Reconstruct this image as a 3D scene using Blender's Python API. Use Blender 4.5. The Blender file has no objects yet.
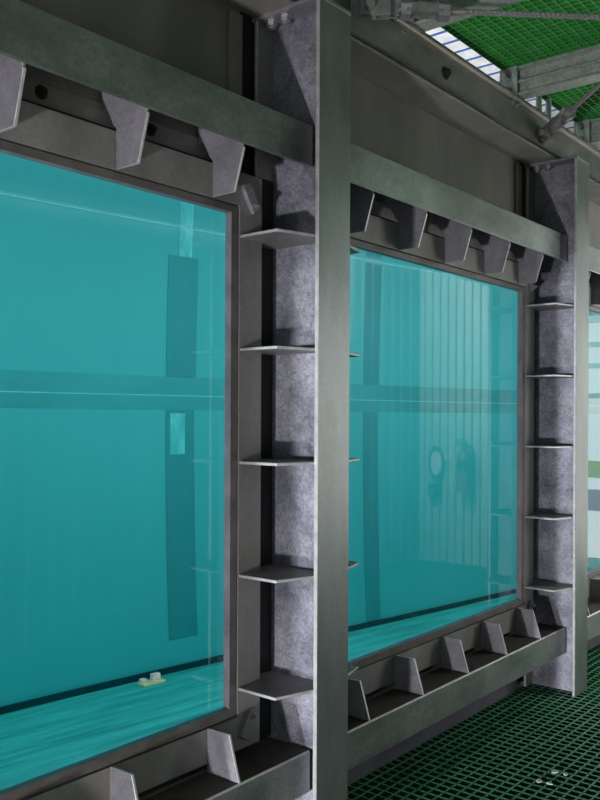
import bpy, bmesh, math, random
from mathutils import Vector, Matrix
random.seed(7)
S = bpy.context.scene
COL = S.collection

# ------------------------------------------------------------------ materials
def new_mat(name):
    m = bpy.data.materials.new(name); m.use_nodes = True
    nt = m.node_tree; nt.nodes.clear()
    out = nt.nodes.new('ShaderNodeOutputMaterial')
    return m, nt, out

def steel(name, c0, c1, metallic=.5, rough=.45, scale=6, stretch=(1, 1, 1), spangle=0.0, bump=.05,
          stain=None, stain_amt=.0, stain_scale=1.3):
    m, nt, out = new_mat(name)
    N, L = nt.nodes, nt.links
    b = N.new('ShaderNodeBsdfPrincipled'); L.new(b.outputs[0], out.inputs[0])
    tc = N.new('ShaderNodeTexCoord'); mp = N.new('ShaderNodeMapping')
    L.new(tc.outputs['Object'], mp.inputs[0]); mp.inputs['Scale'].default_value = stretch
    n = N.new('ShaderNodeTexNoise'); n.inputs['Scale'].default_value = scale
    n.inputs['Detail'].default_value = 7; n.inputs['Roughness'].default_value = .65
    L.new(mp.outputs[0], n.inputs['Vector'])
    r = N.new('ShaderNodeValToRGB'); L.new(n.outputs['Fac'], r.inputs[0])
    r.color_ramp.elements[0].position = .32; r.color_ramp.elements[1].position = .68
    r.color_ramp.elements[0].color = (*c0, 1); r.color_ramp.elements[1].color = (*c1, 1)
    col = r.outputs[0]
    if spangle:
        v = N.new('ShaderNodeTexVoronoi'); v.inputs['Scale'].default_value = 120
        n2 = N.new('ShaderNodeTexNoise'); n2.inputs['Scale'].default_value = 20
        L.new(tc.outputs['Object'], n2.inputs['Vector'])
        mx = N.new('ShaderNodeMix'); mx.data_type = 'VECTOR'; mx.inputs[0].default_value = .06
        L.new(tc.outputs['Object'], mx.inputs[4]); L.new(n2.outputs['Color'], mx.inputs[5])
        L.new(mx.outputs[1], v.inputs['Vector'])
        mc = N.new('ShaderNodeMix'); mc.data_type = 'RGBA'; mc.blend_type = 'OVERLAY'
        mc.inputs[0].default_value = spangle
        bw = N.new('ShaderNodeRGBToBW'); L.new(v.outputs['Color'], bw.inputs[0])
        L.new(col, mc.inputs[6]); L.new(bw.outputs[0], mc.inputs[7]); col = mc.outputs[2]
    if stain is not None:
        n3 = N.new('ShaderNodeTexNoise'); n3.inputs['Scale'].default_value = stain_scale
        n3.inputs['Detail'].default_value = 5
        L.new(mp.outputs[0], n3.inputs['Vector'])
        r3 = N.new('ShaderNodeValToRGB'); L.new(n3.outputs['Fac'], r3.inputs[0])
        r3.color_ramp.elements[0].position = .5; r3.color_ramp.elements[1].position = .72
        r3.color_ramp.elements[0].color = (0, 0, 0, 1)
        r3.color_ramp.elements[1].color = (stain_amt,) * 3 + (1,)
        mc2 = N.new('ShaderNodeMix'); mc2.data_type = 'RGBA'
        L.new(r3.outputs[0], mc2.inputs[0]); L.new(col, mc2.inputs[6]); mc2.inputs[7].default_value = (*stain, 1)
        col = mc2.outputs[2]
    L.new(col, b.inputs['Base Color'])
    b.inputs['Metallic'].default_value = metallic
    rr = N.new('ShaderNodeMapRange'); L.new(n.outputs['Fac'], rr.inputs[0])
    rr.inputs[3].default_value = rough - .1; rr.inputs[4].default_value = rough + .12
    L.new(rr.outputs[0], b.inputs['Roughness'])
    if bump:
        bp = N.new('ShaderNodeBump'); bp.inputs['Strength'].default_value = bump; bp.inputs['Distance'].default_value = .01
        L.new(n.outputs['Fac'], bp.inputs['Height']); L.new(bp.outputs[0], b.inputs['Normal'])
    return m

def plain(name, c, rough=.6, metallic=0.0):
    return steel(name, tuple(x * .85 for x in c), tuple(min(1, x * 1.12) for x in c), metallic, rough, 9, bump=0)

M = {}
M['edge'] = steel('ground_edge', (.42, .41, .41), (.62, .61, .60), .35, .4, 20, (1, 1, 1), 0, .03)
M['galv'] = steel('galvanised_web', (.14, .14, .175), (.38, .375, .43), .3, .5, 6, (1, 1, 1), .35, .05)
M['flange'] = steel('flange_steel', (.22, .245, .235), (.36, .385, .37), .8, .4, 5, (1, 1, .35), .06, .015,
                    (.17, .16, .13), .5, 1.7)
M['beam'] = steel('beam_steel', (.23, .255, .24), (.40, .425, .405), .8, .4, 6, (.6, 1, 1.2), .15, .05,
                  (.14, .14, .12), .6, 2.2)
M['plate'] = steel('plate_steel', (.22, .215, .20), (.34, .335, .315), .4, .5, 5, (1, 1, .5), .1, .04,
                   (.22, .20, .13), .55, 2.4)
M['fin'] = steel('fin_steel', (.25, .245, .27), (.36, .35, .385), .4, .5, 7, (1, 1, 1), .15, .04)
M['shelf'] = steel('shelf_steel', (.20, .195, .19), (.31, .30, .30), .35, .5, 8, (1, 1, 1), .1, .05)
M['grime'] = steel('grimy_flange', (.03, .025, .02), (.085, .073, .06), .1, .7, 8, (1, 1, 1), 0, .08)  # grime, darkened further to paint the shade on the flange
M['panel'] = steel('panel_steel', (.16, .153, .132), (.28, .265, .235), .35, .5, 2.2, (1, 1, .4), 0, .03,
                   (.09, .10, .06), .6, 1.2)
M['skirt'] = steel('skirt_steel', (.12, .115, .15), (.20, .19, .24), .35, .5, 4, (1, 1, 1), 0, .03)
M['frame'] = steel('bronze_frame', (.13, .112, .105), (.22, .19, .18), .4, .4, 10, (1, 1, 1), 0, .03)
M['reveal'] = steel('frame_reveal', (.22, .20, .23), (.34, .31, .35), .4, .45, 10, (1, 1, 1), 0, .03)
M['rubber'] = plain('black_rubber', (.008, .008, .008), .7)  # rubber seals, and black strips that paint shade into open gaps
M['void'] = plain('recess_steel', (.02, .019, .018), .7)  # near-black paints the shade in the recesses behind the columns
M['lip_plate'] = steel('channel_foot_steel', (.30, .295, .27), (.46, .45, .42), .4, .5, 4, (1, 1, 1), .1, .05, (.24, .21, .16), .5, 2.0)
M['channel'] = steel('channel_steel', (.17, .175, .155), (.30, .305, .275), .45, .45, 5, (.7, 1, 1), .1, .05,
                     (.13, .11, .08), .5, 1.6)
M['rail'] = steel('rail_steel', (.17, .15, .12), (.30, .27, .225), .4, .4, 6, (.7, 1, 1), 0, .04)
M['joist'] = steel('joist_steel', (.42, .48, .43), (.62, .68, .62), .4, .42, 14, (1, 1, 1), .3, .05)
M['bolt'] = steel('bolt_steel', (.28, .27, .27), (.48, .47, .47), .6, .4, 30, (1, 1, 1), 0, .05)
M['dark_bolt'] = plain('dark_bolt', (.03, .028, .026), .5, .3)
M['cable'] = plain('black_cable', (.01, .01, .01), .5)
M['rope'] = steel('rope_steel', (.26, .26, .26), (.40, .40, .40), .3, .55, 90, (1, 1, 1), 0, .1)
M['green_floor'] = steel('green_grating', (.006, .05, .02), (.012, .085, .035), 0, .45, 12, (1, 1, 1), 0, .02)  # dark green paints the unlit sides of the bars
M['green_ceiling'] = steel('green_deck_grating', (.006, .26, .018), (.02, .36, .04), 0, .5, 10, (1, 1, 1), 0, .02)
M['green_floor_worn'] = steel('green_grating_worn', (.045, .26, .11), (.12, .42, .22), 0, .42, 6, (1, 1, 1), 0, .02)  # paler green paints the light on the bar tops
M['green_ceiling_worn'] = steel('green_deck_worn', (.14, .34, .13), (.30, .46, .27), 0, .5, 10, (1, 1, 1), 0, .02)  # paler green paints light from below onto the bar undersides
M['ground'] = plain('pit_concrete', (.012, .012, .012), .9)  # near-black paints the shade below the floor grating
M['white'] = plain('white_paint', (.72, .73, .74), .5)
M['cladding'] = steel('pale_cladding', (.42, .47, .46), (.60, .65, .64), 0, .5, 2, (1, 1, .3), 0, 0)
M['cladding_dark'] = steel('grey_cladding', (.16, .19, .185), (.24, .27, .265), 0, .55, 2, (1, 1, .3), 0, 0)
M['blue'] = plain('blue_stripe', (.04, .10, .42), .5)
M['red'] = plain('extinguisher_red', (.20, .03, .03), .3)
M['black'] = plain('black_plastic', (.015, .015, .015), .4)
M['yellow'] = plain('yellow_notice', (.75, .62, .05), .6)
M['pink'] = plain('pink_notice', (.75, .25, .40), .6)
M['chip'] = plain('pale_chip', (.65, .68, .66), .7)
M['tank_wall'] = steel('tank_wall_paint', (.36, .58, .585), (.44, .65, .655), 0, .6, 1.1, (.6, 1, .25), 0, .0)
M['tank_strip'] = steel('tank_strip_paint', (.20, .36, .38), (.28, .44, .46), 0, .5, 3, (1, 1, .3), 0, .0)
M['tank_band'] = steel('tank_band_paint', (.26, .42, .43), (.38, .55, .55), 0, .5, 3, (.4, 1, 1), 0, .0)
M['tank_seam'] = plain('weld_seam', (.75, .9, .88), .4)
M['tank_bright'] = steel('bare_plate', (.40, .62, .63), (1, 1, 1), 0, .35, 9, (2.2, 1, .8), 0, 0)  # white mottling paints bright glints into the colour
M['tank_clip'] = plain('pale_clip', (.75, .8, .45), .3)
M['tank_dark'] = plain('tank_corner_sealant', (.015, .05, .06), .7)
M['tank_floor'] = steel('tank_floor_paint', (.26, .42, .39), (.72, .92, .85), 0, .6, 3.5, (.4, 3.0, 1), 0, .0)

def glass_mat(name, ior, tint):
    m, nt, out = new_mat(name)
    g = nt.nodes.new('ShaderNodeBsdfGlass'); g.inputs['IOR'].default_value = ior
    g.inputs['Roughness'].default_value = 0.0; g.inputs['Color'].default_value = (*tint, 1)
    nt.links.new(g.outputs[0], out.inputs[0]); return m
M['glass'] = glass_mat('window_glass', 1.5, (1, 1, 1))
M['glass_wet'] = glass_mat('window_glass_wet_side', 1.5 / 1.33, (1, 1, 1))

ABS_COL, ABS_DEN = (.0, .885, .915), .80
def water_mats():
    m, nt, out = new_mat('water_body')
    t = nt.nodes.new('ShaderNodeBsdfTransparent'); nt.links.new(t.outputs[0], out.inputs[0])
    v = nt.nodes.new('ShaderNodeVolumeAbsorption'); v.inputs['Color'].default_value = (*ABS_COL, 1)
    v.inputs['Density'].default_value = ABS_DEN
    nt.links.new(v.outputs[0], out.inputs['Volume'])
    m2, nt2, out2 = new_mat('water_surface')
    t2 = nt2.nodes.new('ShaderNodeBsdfTransparent'); g2 = nt2.nodes.new('ShaderNodeBsdfGlossy')
    g2.inputs['Roughness'].default_value = .05; g2.inputs['Color'].default_value = (.8, .95, .95, 1)
    mx = nt2.nodes.new('ShaderNodeMixShader'); mx.inputs[0].default_value = .93
    nt2.links.new(t2.outputs[0], mx.inputs[1]); nt2.links.new(g2.outputs[0], mx.inputs[2])
    nt2.links.new(mx.outputs[0], out2.inputs[0])
    v2 = nt2.nodes.new('ShaderNodeVolumeAbsorption'); v2.inputs['Color'].default_value = (*ABS_COL, 1)
    v2.inputs['Density'].default_value = ABS_DEN
    nt2.links.new(v2.outputs[0], out2.inputs['Volume'])
    return m, m2
M['water'], M['water_top'] = water_mats()

# ------------------------------------------------------------------ mesh helpers
def box(bm, x0, x1, y0, y1, z0, z1, bevel=0.0, mi=0):
    vs = [bm.verts.new(p) for p in ((x0, y0, z0), (x1, y0, z0), (x1, y1, z0), (x0, y1, z0),
                                    (x0, y0, z1), (x1, y0, z1), (x1, y1, z1), (x0, y1, z1))]
    fs = [bm.faces.new([vs[i] for i in q]) for q in
          ((3, 2, 1, 0), (4, 5, 6, 7), (0, 1, 5, 4), (1, 2, 6, 5), (2, 3, 7, 6), (3, 0, 4, 7))]
    for f in fs: f.material_index = mi
    if bevel:
        es = list({e for f in fs for e in f.edges})
        bmesh.ops.bevel(bm, geom=es, offset=bevel, segments=1, affect='EDGES', profile=.5)
    return fs

def prism(bm, pts, vec, bevel=0.0):
    vec = Vector(vec); n = len(pts)
    a = [bm.verts.new(Vector(p)) for p in pts]; b = [bm.verts.new(Vector(p) + vec) for p in pts]
    fs = [bm.faces.new(a[::-1]), bm.faces.new(b)]
    for i in range(n):
        fs.append(bm.faces.new([a[i], a[(i + 1) % n], b[(i + 1) % n], b[i]]))
    bmesh.ops.recalc_face_normals(bm, faces=fs)
    if bevel:
        es = list({e for f in fs for e in f.edges})
        bmesh.ops.bevel(bm, geom=es, offset=bevel, segments=1, affect='EDGES', profile=.5)

def cyl(bm, p0, p1, r, seg=16, r2=None):
    p0, p1 = Vector(p0), Vector(p1); d = p1 - p0
    q = Vector((0, 0, 1)).rotation_difference(d.normalized()).to_matrix().to_4x4()
    mat = Matrix.Translation((p0 + p1) / 2) @ q
    return bmesh.ops.create_cone(bm, cap_ends=True, segments=seg, radius1=r, radius2=r if r2 is None else r2,
                                 depth=d.length, matrix=mat)

def tube(bm, pts, r, seg=8):
    for i in range(len(pts) - 1): cyl(bm, pts[i], pts[i + 1], r, seg)

def torus(bm, c, R, r, mat3=None, seg=24, rs=8):
    rows = []
    for i in range(seg):
        a = 2 * math.pi * i / seg; row = []
        for j in range(rs):
            b = 2 * math.pi * j / rs
            p = Vector(((R + r * math.cos(b)) * math.cos(a), (R + r * math.cos(b)) * math.sin(a), r * math.sin(b)))
            if mat3 is not None: p = mat3 @ p
            row.append(bm.verts.new(Vector(c) + p))
        rows.append(row)
    for i in range(seg):
        for j in range(rs):
            bm.faces.new([rows[i][j], rows[(i + 1) % seg][j], rows[(i + 1) % seg][(j + 1) % rs], rows[i][(j + 1) % rs]])

def hexbolt(bm, c, axis, r=.014, h=.012):
    c = Vector(c); a = Vector(axis).normalized()
    cyl(bm, c, c + a * .003, r * 1.45, 16)
    cyl(bm, c + a * .003, c + a * (.003 + h), r, 6)
    cyl(bm, c + a * (.003 + h), c + a * (.003 + h + .008), r * .55, 10)

def cut_edges(bm, t=.02, zmin=-9):
    '''narrow cut edges of plates are ground bare metal (material slot 1)'''
    for f in bm.faces:
        l = max(e.calc_length() for e in f.edges)
        if f.calc_area() / l < t and f.calc_center_median().z > zmin: f.material_index = 1
    return bm

def obj(name, bm, mats, parent=None, smooth=False):
    me = bpy.data.meshes.new(name)
    bmesh.ops.recalc_face_normals(bm, faces=bm.faces)
    bm.to_mesh(me); bm.free()
    for m in (mats if isinstance(mats, (list, tuple)) else [mats]): me.materials.append(m)
    if smooth:
        for p in me.polygons: p.use_smooth = True
    o = bpy.data.objects.new(name, me); COL.objects.link(o)
    if parent is not None:
        o.parent = parent; o.location = -anchor(parent)
    return o

def anchor(o):
    v = Vector((0, 0, 0)) if o is None else Vector(o.get('_w', (0, 0, 0)))
    return v

def thing(name, label, cat, loc=(0, 0, 0), group=None):
    o = bpy.data.objects.new(name, None); COL.objects.link(o)
    o.empty_display_size = .1
    o.location = loc; o['label'] = label; o['category'] = cat; o['_w'] = loc
    if group: o['group'] = group
    return o

def sub(name, bm, mats, parent):           # sub-part: its parent part already undoes the thing's offset
    o = obj(name, bm, mats); o.parent = parent; return o

def tag(o, label, cat, group=None, kind=None):
    o['label'] = label; o['category'] = cat
    if group: o['group'] = group
    if kind: o['kind'] = kind
    return o

def struct(name, bm, mats, smooth=False):
    o = obj(name, bm, mats, smooth=smooth); o['kind'] = 'structure'; return o

def B(): return bmesh.new()

# ------------------------------------------------------------------ dimensions (metres; x along the tank, y into it)
BAY = 2.32
COLS = {'near': 2.40, 'far': 4.72}
BAYS = [1.24, 3.56, 5.88]
ZTOP = 2.985
FLOOR_Z = -.013
SHELVES = [.588 + .3915 * k for k in range(5)]

# ------------------------------------------------------------------ columns
def column(cx, where):
    t = thing('support_column', {
        'near': 'tall grey steel column between the two big turquoise windows, closest to viewer',
        'far': 'grey steel column at right, beyond the second turquoise window, standing on green grating',
        'outside': 'grey steel column at the far side of the leftmost window, out of the picture'}[where],
        'column', (cx, 1.95, 0), 'steel columns along the tank')
    bm = B(); box(bm, cx - .0935, cx + .0935, 1.80, 1.816, FLOOR_Z, ZTOP - .015, .003); obj('outer_flange', cut_edges(bm), [M['flange'], M['edge']], t)
    bm = B(); box(bm, cx - .0935, cx + .0935, 2.085, 2.1, FLOOR_Z, ZTOP - .015, .002); obj('inner_flange', cut_edges(bm), [M['plate'], M['edge']], t)
    bm = B(); box(bm, cx - .006, cx + .006, 1.8165, 2.0845, FLOOR_Z, ZTOP - .015); obj('web', bm, M['galv'], t)
    bm = B(); box(bm, cx - .0935, cx + .0935, 1.80, 2.115, ZTOP - .015, ZTOP, .002); obj('cap_plate', bm, M['fin'], t)
    for z in SHELVES:
        for s in (-1, 1):
            P = [(cx + s * .24, 1.86), (cx + s * .24, 2.029), (cx + s * .127, 2.029), (cx + s * .127, 2.08),
                 (cx + s * .0065, 2.08), (cx + s * .0065, 1.8165), (cx + s * .091, 1.8165)]
            bm = B(); prism(bm, [(x, y, z - .005) for x, y in P], (0, 0, .010), .0015)
            obj('stiffener_plate', cut_edges(bm), [M['shelf'], M['edge']], t)
    for s in (-1, 1):
        for y in (1.985, 2.05):
            bm = B(); c = (cx + s * .055, y, ZTOP - .0155)
            hexbolt(bm, c, (0, 0, -1), .021, .018); obj('bolt', bm, M['bolt'], t)
    return t
column(COLS['near'], 'near'); column(COLS['far'], 'far'); column(.08, 'outside')

# ------------------------------------------------------------------ beams with gussets
def beam(cx, level, label, fin_shift, x1_extra=0.0):
    z0, z1 = (2.412, 2.561) if level == 'top' else (.201, .349)
    xa, xb = cx - BAY / 2 + .022, cx + BAY / 2 - .022 + x1_extra
    t = thing('horizontal_beam', label, 'beam', (cx, 1.95, z0), 'horizontal beams above and below the windows')
    bm = B(); box(bm, xa, xb, 1.88, 1.892, z0, z1, .005); obj('face_plate', cut_edges(bm, .008, z1 - .02), [M['beam'], M['edge']], t)
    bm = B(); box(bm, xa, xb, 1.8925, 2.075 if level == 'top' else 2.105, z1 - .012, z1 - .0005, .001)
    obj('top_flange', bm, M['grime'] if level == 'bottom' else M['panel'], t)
    for s, x in ((-1, xa), (1, xb)):
        if x1_extra and s == 1: continue
        bm = B(); xe = cx + s * (BAY / 2 - .0065)
        box(bm, min(x, xe) - (.04 if s > 0 else 0), max(x, xe) + (.04 if s < 0 else 0), 1.9, 1.912, z0 + .02, z1 - .02, .001)
        obj('end_cleat', bm, M['plate'], t)
    for k in range(-2, 3):
        x = cx + fin_shift + k * .403
        if level == 'top':
            P = [(2.029, 2.263), (1.93, 2.263), (1.888, 2.402), (1.893, 2.406), (1.893, 2.548), (2.074, 2.548), (2.098, 2.52),
                 (2.098, 2.455), (2.075, 2.45), (2.06, 2.43), (2.045, 2.40), (2.029, 2.385)]
        else:
            P = [(2.029, .494), (1.93, .496), (1.884, .3495), (2.029, .3495)]
        bm = B(); prism(bm, [(x - .005, y, z) for y, z in P], (.010, 0, 0), .0015)
        obj('gusset', cut_edges(bm), [M['fin'], M['edge']], t)
    return t
beam(BAYS[0], 'top', 'greenish grey steel beam across the top of the nearest, left window', -.017)
beam(BAYS[1], 'top', 'greenish grey steel beam across the top of the middle window', .018)
beam(BAYS[2], 'top', 'steel beam end above the window past the far column, at right edge', 0, .3)
beam(BAYS[0], 'bottom', 'dark steel beam with slanted gussets under the nearest, left window', -.03)
beam(BAYS[1], 'bottom', 'bluish grey steel beam with slanted gussets under the middle window', .0)
beam(BAYS[2], 'bottom', 'steel beam low at the right edge, past the far column', 0, .3)

# ------------------------------------------------------------------ viewing windows
def ring(bm, x0, x1, z0, z1, X0, X1, Z0, Z1, y0, y1, bevel=0):
    """rectangular ring: outer X0..X1, Z0..Z1; hole x0..x1, z0..z1"""
    box(bm, X0, X1, y0, y1, Z0, z0, bevel); box(bm, X0, X1, y0, y1, z1, Z1, bevel)
    box(bm, X0, x0, y0, y1, z0, z1, bevel); box(bm, x1, X1, y0, y1, z0, z1, bevel)

def window(cx, label):
    t = thing('viewing_window', label, 'window', (cx, 2.05, .376), 'large tank windows')
    ix0, ix1, iz0, iz1 = cx - .92, cx + .92, .491, 2.261
    bm = B(); ring(bm, ix0, ix1, iz0, iz1, ix0 - .1135, ix1 + .1135, iz0 - .115, iz1 + .115, 2.03, 2.044)
    obj('mounting_plate', bm, M['plate'], t)
    bm = B(); box(bm, ix0 - .1, ix1 + .1, 2.06, 2.1065, .3505, .3745); obj('gap_seal', bm, M['rubber'], t)  # black strip paints the shade in the slot under the plate
    bm = B(); box(bm, ix0 - .1, ix1 + .1, 2.05, 2.0965, 2.377, 2.391); obj('gap_seal', bm, M['rubber'], t)  # black strip paints the shade in the slot above the plate
    for s in (-1, 1):
        xe = sorted((cx + s * 1.066, cx + s * (BAY / 2 - .0065)))
        bm = B(); box(bm, xe[0], xe[1], 2.0805, 2.0845, .351, 2.4); obj('gap_seal', bm, M['rubber'], t)  # black strip paints the recess shade in front of the inner flange
    a = .005
    bm = B(); ring(bm, ix0 + .038, ix1 - .038, iz0 + .036, iz1 - .029, ix0 + a, ix1 - a, iz0 + a, iz1 - a, 2.034, 2.0625)
    o = obj('window_frame', bm, [M['frame'], M['reveal']], t)
    for p in o.data.polygons:                       # paler tone on the reveals that face the glass
        if abs(p.normal.y) < .5:
            c = p.center
            if ix0 + .03 < c.x < ix1 - .03 and iz0 + .025 < c.z < iz1 - .02: p.material_index = 1
    bm = B(); ring(bm, ix0 + a, ix1 - a, iz0 + a, iz1 - a, ix0 - .02, ix1 + .02, iz0 - .02, iz1 + .02, 2.046, 2.062)
    obj('seal', bm, M['rubber'], t)
    bm = B(); fs = box(bm, ix0 - .03, ix1 + .03, 2.063, 2.083, iz0 - .03, iz1 + .03)
    fs[4].material_index = 1
    obj('glass_pane', bm, [M['glass'], M['glass_wet']], t)
    for sx in (-1, 1):
        for top in (0, 1):
            px = (ix1 if sx > 0 else ix0) + sx * .045; pz = iz1 + .03 if top else iz0 - .035
            ang = -math.radians(33) * (1 if top else -1) * sx
            R = Matrix.Rotation(ang, 3, 'Y')
            bm = B(); L, W = .055, .021
            pts = [(-W, -L * .9), (W, -L * .9), (W, L * .8), (W * .5, L), (-W * .5, L), (-W, L * .8)]
            prism(bm, [Vector((px, 2.012, pz)) + R @ Vector((u, 0, v)) for u, v in pts], (0, .0175, 0), .0015)
            k = obj('corner_clamp', bm, M['fin'] if top else M['plate'], t)
            bm = B(); c = Vector((px, 2.012, pz)) + R @ Vector((0, 0, -L * .55 if top else L * .55)); hexbolt(bm, c, (0, -1, 0), .011, .008)
            b2 = sub('bolt', bm, M['bolt'], k)
    return t
window(BAYS[0], 'largest, leftmost tank window of turquoise water in a dark frame')
window(BAYS[1], 'middle turquoise tank window between the two columns, with wall reflections in it')
window(BAYS[2], 'sliver of tank window past the far column at right edge')

# ------------------------------------------------------------------ tank front wall, with its bolted bar, and recess behind each column
for i, cx in enumerate(BAYS):
    bm = B(); ring(bm, cx - .955, cx + .955, .46, 2.29, cx - 1.0, cx + 1.0, -.05, ZTOP + .2, 2.108, 2.12)
    o = struct('wall_front' if i == 0 else 'wall_front.%03d' % i, bm, [M['panel'], M['skirt']])
    for p in o.data.polygons:
        if p.center.z < .46: p.material_index = 1
    t = thing('stiffener_bar', ['flat steel bar with bolt heads behind the gussets above the left window',
                                'flat steel bar with bolt heads behind the gussets above the middle window',
                                'flat steel bar with bolt heads above the window past the far column'][i],
              'bar', (cx, 2.1, 2.39), 'bolted bars above the windows')
    bm = B(); box(bm, cx - 1.0, cx + 1.0, 2.0985, 2.1075, 2.392, 2.475, .0015); obj('flat_bar', bm, M['plate'], t)
    for k in range(-3, 3):
        bm = B(); hexbolt(bm, (cx + .17 + k * .403, 2.098, 2.445), (0, -1, 0), .014, .012); obj('bolt', bm, M['dark_bolt'], t)
    for s in (-1, 1):
        xs = cx + s * .965
        bm = B(); box(bm, xs - .033, xs + .033, 2.094, 2.1075, 2.58, ZTOP - .02, .0015)
        o = obj('panel_stiffener', bm, M['panel'])
        side = 'left' if s < 0 else 'right'
        tag(o, 'vertical steel strip at the %s end of the upper panel over the %s window' % (side, ['left', 'middle', 'last'][i]),
            'strip', 'vertical strips on the upper panels')
bm = B(); box(bm, -2.05, -.085, 2.108, 2.12, -.05, ZTOP + .2); box(bm, 7.205, 10.05, 2.108, 2.12, -.05, ZTOP + .2)
struct('wall_front.003', bm, M['panel'])
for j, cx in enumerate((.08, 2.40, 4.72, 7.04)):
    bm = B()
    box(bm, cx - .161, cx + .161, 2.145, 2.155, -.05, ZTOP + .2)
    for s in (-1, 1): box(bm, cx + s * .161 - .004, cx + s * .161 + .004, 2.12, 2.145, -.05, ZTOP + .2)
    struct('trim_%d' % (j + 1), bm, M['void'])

# ------------------------------------------------------------------ top channel running over the columns
t = thing('edge_channel', 'long dark steel channel running over the column tops under the green deck', 'channel', (3.6, 1.95, ZTOP))
X0, X1 = -.6, 7.15
bm = B(); box(bm, X0, X1, 1.925, 2.107, ZTOP + .0005, ZTOP + .012, .001); obj('bottom_plate', bm, M['lip_plate'], t)
bm = B(); box(bm, X0, X1, 1.915, 1.927, ZTOP + .016, ZTOP + .195, .001); obj('web', bm, M['channel'], t)
bm = B(); box(bm, X0, X1, 1.928, 2.0, ZTOP + .18, ZTOP + .195); obj('top_flange', bm, M['channel'], t)
bm = B(); cyl(bm, (X0, 1.911, ZTOP + .178), (X1, 1.911, ZTOP + .178), .019, 16); obj('lip', bm, M['rail'], t, True)
for x in (3.37, 5.69):
    bm = B(); hexbolt(bm, (x, 1.9145, ZTOP + .085), (0, -1, 0), .02, .014); obj('bolt', bm, M['dark_bolt'], t)
for x in (4.04, 4.10):
    bm = B(); hexbolt(bm, (x, 1.9145, ZTOP + .15), (0, -1, 0), .011, .008); obj('bolt', bm, M['bolt'], t)
bm = B()
pts = []
for i in range(60):
    x = X0 + .1 + i * (X1 - X0 - .2) / 59
    pts.append((x, 1.906 , ZTOP + .008 + .004 * math.sin(x * 4.3) + .003 * math.sin(x * 9.1)))
tube(bm, pts, .0055, 8)
tag(obj('cable', bm, M['cable']), 'thin black cable running along the foot of the top channel', 'cable')

# ------------------------------------------------------------------ joists and green deck gratings overhead
def joist(x, label):
    z0, z1 = ZTOP + .197, ZTOP + .342
    t = thing('deck_joist', label, 'joist', (x, .7, z0), 'joists carrying the green deck')
    bm = B(); box(bm, x - .005, x + .005, -.75, 1.985, z0 + .0105, z1 - .0105); obj('web', bm, M['joist'], t)
    bm = B(); box(bm, x - .045, x + .045, -.75, 1.985, z0, z0 + .01, .001); obj('bottom_flange', bm, M['joist'], t)
    bm = B(); box(bm, x - .045, x + .045, -.75, 1.985, z1 - .01, z1, .001); obj('top_flange', bm, M['joist'], t)
    bm = B(); box(bm, x - .0451, x - .035, -.75, 1.9, z0 + .06, z0 + .072); obj('edge_strip', bm, M['joist'], t)
    bm = B(); box(bm, x - .055, x + .055, 1.986, 1.998, z0, z1, .0015); e = obj('end_plate', bm, M['joist'], t)
    bm = B(); box(bm, x - .057, x - .046, 1.90, 1.985, z0, z1, .0015); k = obj('splice_plate', bm, M['joist'], t)
    for z in (z0 + .035, z0 + .11):
        bm = B(); hexbolt(bm, (x - .0575, 1.945, z), (-1, 0, 0), .012, .01); sub('bolt', bm, M['bolt'], k)
joist(3.13, 'galvanised deck joist cut off by the top of the picture, nearest one')
joist(4.13, 'galvanised deck joist in the middle of the green overhead grating with bolted end')
joist(5.13, 'galvanised deck joist farthest away, above the far column')

def grating(bm, x0, x1, y0, y1, z0, z1, pitch, w, face):
    """square mesh of bars; the worn face of the bars (face 0 = underside, 1 = top) is slot 1"""
    fs = []
    n = round((x1 - x0) / pitch)
    for i in range(n + 1):
        x = x0 + i * (x1 - x0) / n
        fs.append(box(bm, max(x0, x - w / 2), min(x1, x + w / 2), y0, y1, z0, z1)[face])
    n = round((y1 - y0) / pitch)
    for i in range(n + 1):
        y = y0 + i * (y1 - y0) / n
        fs.append(box(bm, x0, x1, max(y0, y - w / 2), min(y1, y + w / 2), z0 + .0006, z1 - .0006)[face])
    for f in fs: f.material_index = 1

zg = ZTOP + .343
for (xa, xb, lab) in ((2.13, 3.127, 'green overhead grating panel at the top edge, left of the nearest joist'),
                      (3.133, 4.127, 'bright green overhead grating panel left of the bolted middle joist'),
                      (4.133, 5.127, 'green overhead grating panel between the middle joist and the farthest joist'),
                      (5.133, 6.13, 'farthest green overhead grating panel at the right edge')):
    bm = B(); grating(bm, xa, xb, -.75, 1.99, zg, zg + .036, .042, .0055, 0)
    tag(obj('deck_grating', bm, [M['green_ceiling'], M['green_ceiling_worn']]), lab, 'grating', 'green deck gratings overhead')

for x, lab in ((4.47, 'left one of two short grey stub pipes on the top channel'), (4.60, 'right one of two short grey stub pipes on the top channel')):
    t = thing('stub_pipe', lab, 'pipe', (x, 1.96, ZTOP + .195), 'stub pipes near the far column')
    bm = B(); cyl(bm, (x, 1.955, ZTOP + .2), (x, 1.955, ZTOP + .335), .016, 14); obj('pipe', bm, M['joist'], t)
    bm = B(); box(bm, x - .03, x + .03, 1.93, 1.985, ZTOP + .1955, ZTOP + .2, .001); obj('foot_plate', bm, M['joist'], t)

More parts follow.
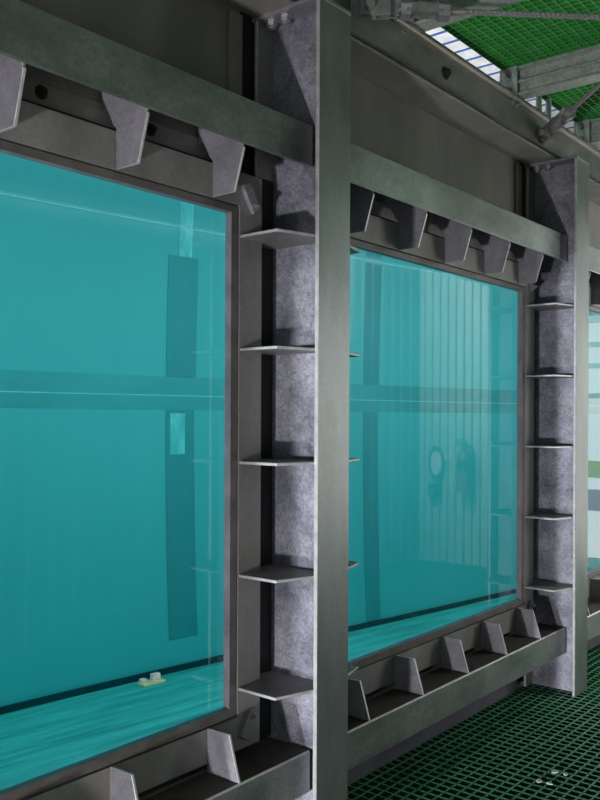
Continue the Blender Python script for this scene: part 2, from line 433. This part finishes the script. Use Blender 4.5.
# ------------------------------------------------------------------ bracing ropes with turnbuckles
def brace(p0, d, length, label):
    p0 = Vector(p0); d = Vector(d).normalized(); side = Vector((0, 0, 1)).cross(d)
    t = thing('bracing_rope', label, 'rope', p0, 'bracing ropes under the deck')
    q = Matrix((d, side, Vector((0, 0, 1)))).transposed()
    def lb(bm, a, b, w0, w1, h0, h1, bev=.001):
        pts = [p0 + q @ Vector((a, w0, h0)), p0 + q @ Vector((a, w1, h0)), p0 + q @ Vector((a, w1, h1)), p0 + q @ Vector((a, w0, h1))]
        prism(bm, pts, d * (b - a), bev)
    bm = B(); lb(bm, 0, .10, -.007, .007, -.042, .042); obj('anchor_plate', bm, M['fin'], t)
    bm = B(); lb(bm, .035, .17, .009, .021, -.032, .032); lb(bm, .035, .17, -.021, -.009, -.032, .032); lb(bm, .15, .185, -.021, .021, -.032, .032)
    c = obj('clevis', bm, M['bolt'], t)
    bm = B(); cyl(bm, p0 + d * .07 + side * -.046, p0 + d * .07 + side * .046, .018, 12); sub('pin', bm, M['bolt'], c)
    bm = B(); lb(bm, .21, .35, .018, .032, -.017, .017); lb(bm, .21, .35, -.032, -.018, -.017, .017)
    cyl(bm, p0 + d * .19, p0 + d * .23, .037, 6); cyl(bm, p0 + d * .335, p0 + d * .38, .037, 6)
    obj('turnbuckle', bm, M['bolt'], t)
    for a0, a1 in ((.185, .26), (.30, .44)):
        bm = B(); cyl(bm, p0 + d * a0, p0 + d * a1, .015, 10); obj('threaded_rod', bm, M['bolt'], t)
    bm = B()
    n = int(length / .012); p = []
    for s in range(3):                              # three twisted strands
        pts = []
        for i in range(n + 1):
            u = .43 + (length - .43) * i / n; a = u * 110 + s * 2.094
            pts.append(p0 + q @ Vector((u, .004 * math.cos(a), .004 * math.sin(a))))
        tube(bm, pts, .0075, 6)
    obj('wire_rope', bm, M['rope'], t)
brace((2.635, 1.908, 3.085), (.68, -.73, 0), 2.6, 'steel wire rope and turnbuckle from the near column top across the picture top')
brace((4.42, 1.91, 3.055), (-.73, -.685, 0), 2.2, 'steel rope brace with turnbuckle rising from the far column top')

# ------------------------------------------------------------------ corridor: floor grating, pit, viewer-side wall, end wall
n = 0
for (xa, xb) in ((0.6, 2.0), (2.003, 3.52), (3.523, 5.04), (5.043, 6.56), (6.563, 8.05)):
    for (ya, yb) in ((-.75, .72), (.723, 2.104)):
        bm = B(); grating(bm, xa, xb, ya, yb, FLOOR_Z - .030, FLOOR_Z, .050, .0085, 1)
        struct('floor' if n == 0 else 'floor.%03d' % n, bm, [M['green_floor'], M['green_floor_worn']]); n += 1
bm = B(); box(bm, -6, 9, -4, 2.1, -1.3, -1.2); struct('floor_pit', bm, M['ground'])

def corrugated(bm, p0, p1, z0, z1, nrm, pitch=.18, depth=.035):
    p0, p1 = Vector((*p0, 0)), Vector((*p1, 0)); L = (p1 - p0).length; d = (p1 - p0) / L; nv = Vector((*nrm, 0))
    prof = []; u = 0
    while u < L:
        for a, h in ((0, 0), (.32, 0), (.42, 1), (.82, 1), (.92, 0)):
            if u + a * pitch <= L: prof.append((u + a * pitch, h * depth))
        u += pitch
    prof.append((L, 0))
    lo = [bm.verts.new(p0 + d * u + nv * h + Vector((0, 0, z0))) for u, h in prof]
    hi = [bm.verts.new(p0 + d * u + nv * h + Vector((0, 0, z1))) for u, h in prof]
    lo2 = [bm.verts.new(p0 + d * u + nv * (h - .003) + Vector((0, 0, z0))) for u, h in prof]
    hi2 = [bm.verts.new(p0 + d * u + nv * (h - .003) + Vector((0, 0, z1))) for u, h in prof]
    for i in range(len(prof) - 1):
        bm.faces.new([lo[i], lo[i + 1], hi[i + 1], hi[i]]); bm.faces.new([lo2[i + 1], lo2[i], hi2[i], hi2[i + 1]])
bm = B(); corrugated(bm, (-3.0, -.76), (8.06, -.76), FLOOR_Z, 3.3, (0, 1), .18, .014); struct('wall_back', bm, M['cladding_dark'])
bm = B(); corrugated(bm, (8.06, -.76), (8.06, 2.1), FLOOR_Z, 3.3, (-1, 0), .095, .03); struct('wall_right', bm, M['cladding'])

# glazed daylight door with notices on the end wall
def lit(name, c, e):
    m, nt, out = new_mat(name); n = nt.nodes.new('ShaderNodeEmission')
    n.inputs[0].default_value = (*c, 1); n.inputs[1].default_value = e; nt.links.new(n.outputs[0], out.inputs[0]); return m
bm = B()
box(bm, 7.96, 8.02, .55, .62, FLOOR_Z, 2.5, .003); box(bm, 7.96, 8.02, 1.88, 1.95, FLOOR_Z, 2.5, .003)
box(bm, 7.96, 8.02, .62, 1.88, 2.43, 2.5, .003); box(bm, 7.96, 8.02, .62, 1.88, FLOOR_Z, .22, .003)
for z in (1.72, 2.0, 2.2): box(bm, 7.965, 7.99, .62, 1.88, z, z + .045, .002)
struct('door_1', bm, M['joist'])
bm = B(); box(bm, 7.991, 8.0, .62, 1.88, .22, 2.43); struct('window_1', bm, lit('daylit_pane', (1.0, .97, .97), 2.3))
for (y, z, w, h, m, lab) in ((1.20, 1.05, .16, .16, 'yellow', 'small yellow notice on the bright glazed end door'),
                             (1.20, .76, .16, .2, 'pink', 'small pink notice on the bright glazed end door, below the yellow one')):
    bm = B(); box(bm, 7.986, 7.9905, y - w / 2, y + w / 2, z - h / 2, z + h / 2); tag(obj('notice', bm, M[m]), lab, 'notice')

# unseen frames added around the fill lights on the viewer-side wall
for n_, (xa, xb, za, zb) in ((2, (5.43, 6.43, .6, 2.4)), (3, (-2.6, 1.0, .25, 1.9))):
    bm = B(); ring(bm, xa, xb, za, zb, xa - .06, xb + .06, za - .06, zb + .06, -.72, -.64)
    if n_ == 3: box(bm, xa, xb, -.72, -.655, 1.1, 1.16)
    struct('window_%d' % n_, bm, M['joist'])

# things on the end wall that the middle window mirrors
t = thing('fire_extinguisher', 'red fire extinguisher on the pale ribbed wall, mirrored in the middle window', 'fire extinguisher', (7.93, -.14, .76))
bm = B(); cyl(bm, (7.93, -.14, .76), (7.93, -.14, 1.13), .075, 24); cyl(bm, (7.93, -.14, 1.13), (7.93, -.14, 1.2), .075, 24, .03)
obj('cylinder_body', bm, M['red'], t)
bm = B(); cyl(bm, (7.93, -.14, 1.2), (7.93, -.14, 1.25), .02, 12); box(bm, 7.91, 7.95, -.22, -.1, 1.25, 1.27, .002); box(bm, 7.915, 7.945, -.25, -.12, 1.29, 1.305, .002)
obj('valve_handle', bm, M['black'], t)
bm = B(); tube(bm, [(7.93, -.11, 1.23), (7.92, -.04, 1.22), (7.91, -.02, 1.15), (7.91, -.02, .92)], .012, 8); obj('hose', bm, M['black'], t)
bm = B(); cyl(bm, (7.93, -.14, .98), (7.93, -.14, 1.08), .0765, 24); obj('instruction_band', bm, M['black'], t)
bm = B(); box(bm, 8.004, 8.0305, -.17, -.11, .95, 1.15, .002); obj('wall_bracket', bm, M['black'], t)
t = thing('oval_mirror', 'oval pale mirror with dark rim on the ribbed wall, left of the mirrored extinguisher', 'mirror', (7.98, -.52, .88))
Ry = Matrix.Diagonal((1, .52, 1)) @ Matrix.Rotation(math.pi / 2, 3, 'Y')
bm = B(); torus(bm, (7.985, -.50, 1.05), .155, .022, Ry, 32, 8); obj('rim', bm, M['black'], t, True)
bm = B(); cyl(bm, (7.985, 0, 1.05), (8.0305, 0, 1.05), .15, 32)
for v in bm.verts: v.co.y = -.50 + v.co.y * .52
obj('mirror_glass', bm, M['white'], t)
t = thing('junction_box', 'small dark box on the ribbed wall under the oval mirror', 'box', (7.98, -.5, .7))
bm = B(); box(bm, 7.95, 8.0305, -.58, -.46, .68, .82, .004); obj('housing', bm, M['black'], t)
bm = B(); cyl(bm, (7.93, -.52, .75), (7.9495, -.52, .75), .02, 12); obj('knob', bm, M['bolt'], t)

for i, (x, y, a, s) in enumerate(((3.595, 1.487, .3, .02), (3.60, 1.44, 1.1, .014), (3.46, 1.50, .8, .017), (3.465, 1.455, 2.0, .013))):
    bm = B(); prism(bm, [(x + s * math.cos(a + q) * f, y + s * math.sin(a + q) * f, FLOOR_Z + .0005) for q, f in ((0, 1), (1.3, .7), (2.6, 1.1), (4, .8), (5.1, 1))], (0, 0, .004))
    tag(obj('paint_chip', bm, M['chip']), ['largest white chip on the green floor grating', 'white chip just right of the largest chip on the floor grating',
        'white chip farthest left on the green floor grating', 'white chip beside the leftmost chip on the green floor grating'][i], 'chip', 'pale chips on the floor')

# ------------------------------------------------------------------ the water tank
TX0, TX1, TY0, TY1 = -2.0, 10.0, 2.0845, 4.86
bm = B(); box(bm, TX0, TX1, TY1, TY1 + .05, -.06, 3.2); struct('wall_tank_back', bm, M['tank_wall'])
bm = B(); box(bm, TX0 - .05, TX0, 2.15, TY1, -.06, 3.2); box(bm, TX1, TX1 + .05, 2.15, TY1, -.06, 3.2); struct('wall_tank_ends', bm, M['tank_wall'])
bm = B(); box(bm, TX0, TX1, 2.125, TY1, -.06, 0); struct('floor_tank', bm, M['tank_floor'])
bm = B(); box(bm, TX0, TX1, TY1 - .0015, TY1 - .0002, 1.57, 1.77); struct('trim_tank_band', bm, M['tank_band'])
bm = B(); box(bm, TX0, TX1, TY1 - .004, TY1 - .0016, 1.653, 1.659); struct('trim_tank_seam', bm, M['tank_seam'])
bm = B(); box(bm, TX0, TX1, TY1 - .006, TY1 - .0005, 2.672, 2.679); struct('trim_tank_waterline', bm, M['tank_seam'])
bm = B(); box(bm, TX0, TX1, TY1 - .022, TY1 - .0005, 0.0005, .035); struct('trim_tank_corner', bm, M['tank_dark'])
for i, (xa, xb) in enumerate(((3.475, 3.69), (5.14, 5.30))):
    t = thing('wall_strip', ['dark vertical strip on the tank back wall, seen through the left window',
                             'dark vertical strip on the tank back wall, seen at left in the middle window'][i], 'strip', (xa, TY1, .2), 'strips on the tank back wall')
    bm = B(); box(bm, xa, xb, TY1 - .004, TY1 - .0016, 1.771, 2.50 if i == 0 else 2.66, .001); obj('upper_strip', bm, M['tank_strip'], t)
    bm = B(); box(bm, xa, xb - .01, TY1 - .004, TY1 - .0016, .19 if i == 0 else .04, 1.569, .001); obj('lower_strip', bm, M['tank_strip'], t)
    if i == 0:
        bm = B(); box(bm, xa + .07, xb - .05, TY1 - .004, TY1 - .0016, 2.501, 2.72, .001); obj('bare_plate', bm, M['tank_bright'], t)  # pale patches paint the highlights on and above the strip
        bm = B(); box(bm, xa + .03, xb - .08, TY1 - .006, TY1 - .0041, 1.30, 1.55, .001); obj('bare_plate', bm, M['tank_bright'], t)
t = thing('floor_bracket', 'small shiny metal bracket lying on the tank floor against the back wall', 'bracket', (3.24, 4.7, 0))
bm = B(); box(bm, 3.19, 3.335, 4.67, 4.75, .0, .016, .003); obj('base', bm, M['tank_clip'], t)
for xa, xb, zt in ((3.20, 3.235, .035), (3.275, 3.325, .05)):
    bm = B(); box(bm, xa, xb, 4.71, 4.75, .0165, zt, .003); obj('lug', bm, M['tank_bright'], t)
bm = B()
wx0, wx1, wy0, wy1, wz0, wz1 = TX0 + .002, TX1 - .002, 2.16, TY1 - .0255, .001, 2.68
def quad(pts, mi=0):
    f = bm.faces.new([bm.verts.new(p) for p in pts]); f.material_index = mi
quad(((wx0, wy0, wz1), (wx1, wy0, wz1), (wx1, wy1, wz1), (wx0, wy1, wz1)), 1)
quad(((wx0, wy0, wz0), (wx0, wy1, wz0), (wx1, wy1, wz0), (wx1, wy0, wz0)))
quad(((wx0, wy1, wz0), (wx0, wy1, wz1), (wx1, wy1, wz1), (wx1, wy1, wz0)))
quad(((wx0, wy0, wz0), (wx0, wy0, wz1), (wx0, wy1, wz1), (wx0, wy1, wz0)))
quad(((wx1, wy0, wz0), (wx1, wy1, wz0), (wx1, wy1, wz1), (wx1, wy0, wz1)))
xs = [wx0] + [v for c_ in BAYS for v in (c_ - .95, c_ + .95)] + [wx1]; zs = [wz0, .465, 2.285, wz1]; wyf = 2.0835
for i in range(len(xs) - 1):
    for j in range(3):
        x0, x1, z0, z1 = xs[i], xs[i + 1], zs[j], zs[j + 1]
        if j == 1 and i % 2 == 1:
            for (pa, pb) in (((x0, z0), (x1, z0)), ((x1, z0), (x1, z1)), ((x1, z1), (x0, z1)), ((x0, z1), (x0, z0))):
                quad(((pa[0], wyf, pa[1]), (pb[0], wyf, pb[1]), (pb[0], wy0, pb[1]), (pa[0], wy0, pa[1])))
            quad(((x0, wyf, z0), (x1, wyf, z0), (x1, wyf, z1), (x0, wyf, z1)))
        else:
            quad(((x0, wy0, z0), (x1, wy0, z0), (x1, wy0, z1), (x0, wy0, z1)))
bmesh.ops.remove_doubles(bm, verts=bm.verts, dist=1e-5)
tag(obj('water', bm, [M['water'], M['water_top']]), 'clear turquoise water filling the tank behind the windows', 'water', None, 'stuff')

# roof sheets far above the tank
bm = B(); box(bm, -2, 13, 2.0, 9.5, 5.2, 5.25); struct('ceiling', bm, M['white'])
bm = B()
for i in range(60):
    x = -1.5 + i * .24
    box(bm, x, x + .03, 2.0, 9.5, 5.193, 5.1995)
struct('trim_roof_stripes', bm, M['blue'])

bm = B(); box(bm, -3, 13, -3, 1.98, 5.2, 5.25); struct('ceiling.001', bm, M['void'])  # unseen dark sheet, added to block sky light over the deck

# ------------------------------------------------------------------ lights
def light(name, kind, loc, energy, color=(1, 1, 1), rot=(0, 0, 0), **kw):
    l = bpy.data.lights.new(name, kind); l.energy = energy; l.color = color
    for k, v in kw.items(): setattr(l, k, v)
    o = bpy.data.objects.new(name, l); COL.objects.link(o); o.location = loc; o.rotation_euler = rot
    return o
def aim(v): return Vector(v).to_track_quat('-Z', 'Y').to_euler()
light('floor_lamp_light', 'POINT', (-1.6, .9, .31), 350, (1.0, .96, 1.0), shadow_soft_size=.09)
light('hall_end_light', 'SPOT', (-9.0, 1.12, .7), 4300, (.90, .94, 1.0), aim((1, .06, .02)), spot_size=.22, spot_blend=.3, shadow_soft_size=.16)
light('tank_lamps', 'AREA', (4.0, 2.75, 2.5), 40, (.95, 1, 1), aim((0, .35, -1)), shape='RECTANGLE', size=11.5, size_y=.9)  # added fill light inside the tank
light('tank_wall_lamps', 'AREA', (4.0, 2.42, 2.5), 76, (.97, 1, 1), aim((0, 1, -.12)), shape='RECTANGLE', size=11.5, size_y=.25)  # added fill, brightens the upper back wall of the tank
light('roof_uplight', 'AREA', (4.5, 4.4, 3.5), 120, (1, 1, 1), (math.pi, 0, 0), shape='RECTANGLE', size=10, size_y=2)  # added fill, brightens the white roof from below
light('opening_daylight_high', 'AREA', (-.8, -.66, 1.5), 8, (.86, 1, .90), aim((0, 1, 0)), shape='RECTANGLE', size=3.6, size_y=.8)  # added greenish fill from behind the camera
light('opening_daylight_low', 'AREA', (-.8, -.66, .7), 7, (.86, .95, 1), aim((0, 1, 0)), shape='RECTANGLE', size=3.6, size_y=.9)  # added bluish fill from behind the camera
light('side_daylight', 'AREA', (5.93, -.66, 1.5), 28, (1, .97, .98), aim((0, 1, 0)), shape='RECTANGLE', size=1.0, size_y=1.8)  # added unseen fill, brightens the column fronts
light('end_daylight', 'AREA', (5.9, -.4, 3.1), 125, (1, .98, .99), aim((.85, .2, -.5)), shape='RECTANGLE', size=1.2, size_y=1.2)  # added unseen fill under the deck, brightens the end wall

w = bpy.data.worlds.new('World'); S.world = w; w.use_nodes = True
bg = w.node_tree.nodes['Background']; bg.inputs[0].default_value = (.80, .95, .90, 1); bg.inputs[1].default_value = .10

# ------------------------------------------------------------------ camera
cam = bpy.data.cameras.new('camera'); co = bpy.data.objects.new('camera', cam); COL.objects.link(co)
F = 855.0
cam.sensor_fit = 'VERTICAL'; cam.sensor_height = 36; cam.lens = F / 800 * 36
cam.shift_y = 17.0 / 800
cam.clip_start = .02
right = Vector((.6313, -.7755, 0)); fwd = Vector((.7755, .6313, 0)).normalized(); right = fwd.cross(Vector((0, 0, 1)))
roll = .0045
up = Vector((0, 0, 1))
r2 = right * math.cos(roll) + up * math.sin(roll); u2 = up * math.cos(roll) - right * math.sin(roll)
co.matrix_world = Matrix((r2, u2, -fwd)).transposed().to_4x4(); co.location = (0, 0, 1.53)
S.camera = co

for o in list(bpy.data.objects):
    if '_w' in o: del o['_w']

S.view_settings.view_transform = 'Standard'; S.view_settings.look = 'None'
S.view_settings.gamma = 1; S.view_settings.use_curve_mapping = False; S.view_settings.exposure = .2
c = S.cycles
c.max_bounces = 12; c.transparent_max_bounces = 16; c.transmission_bounces = 10; c.glossy_bounces = 5; c.diffuse_bounces = 5
c.caustics_refractive = False; c.caustics_reflective = False; c.use_denoising = True
c.sample_clamp_indirect = 5
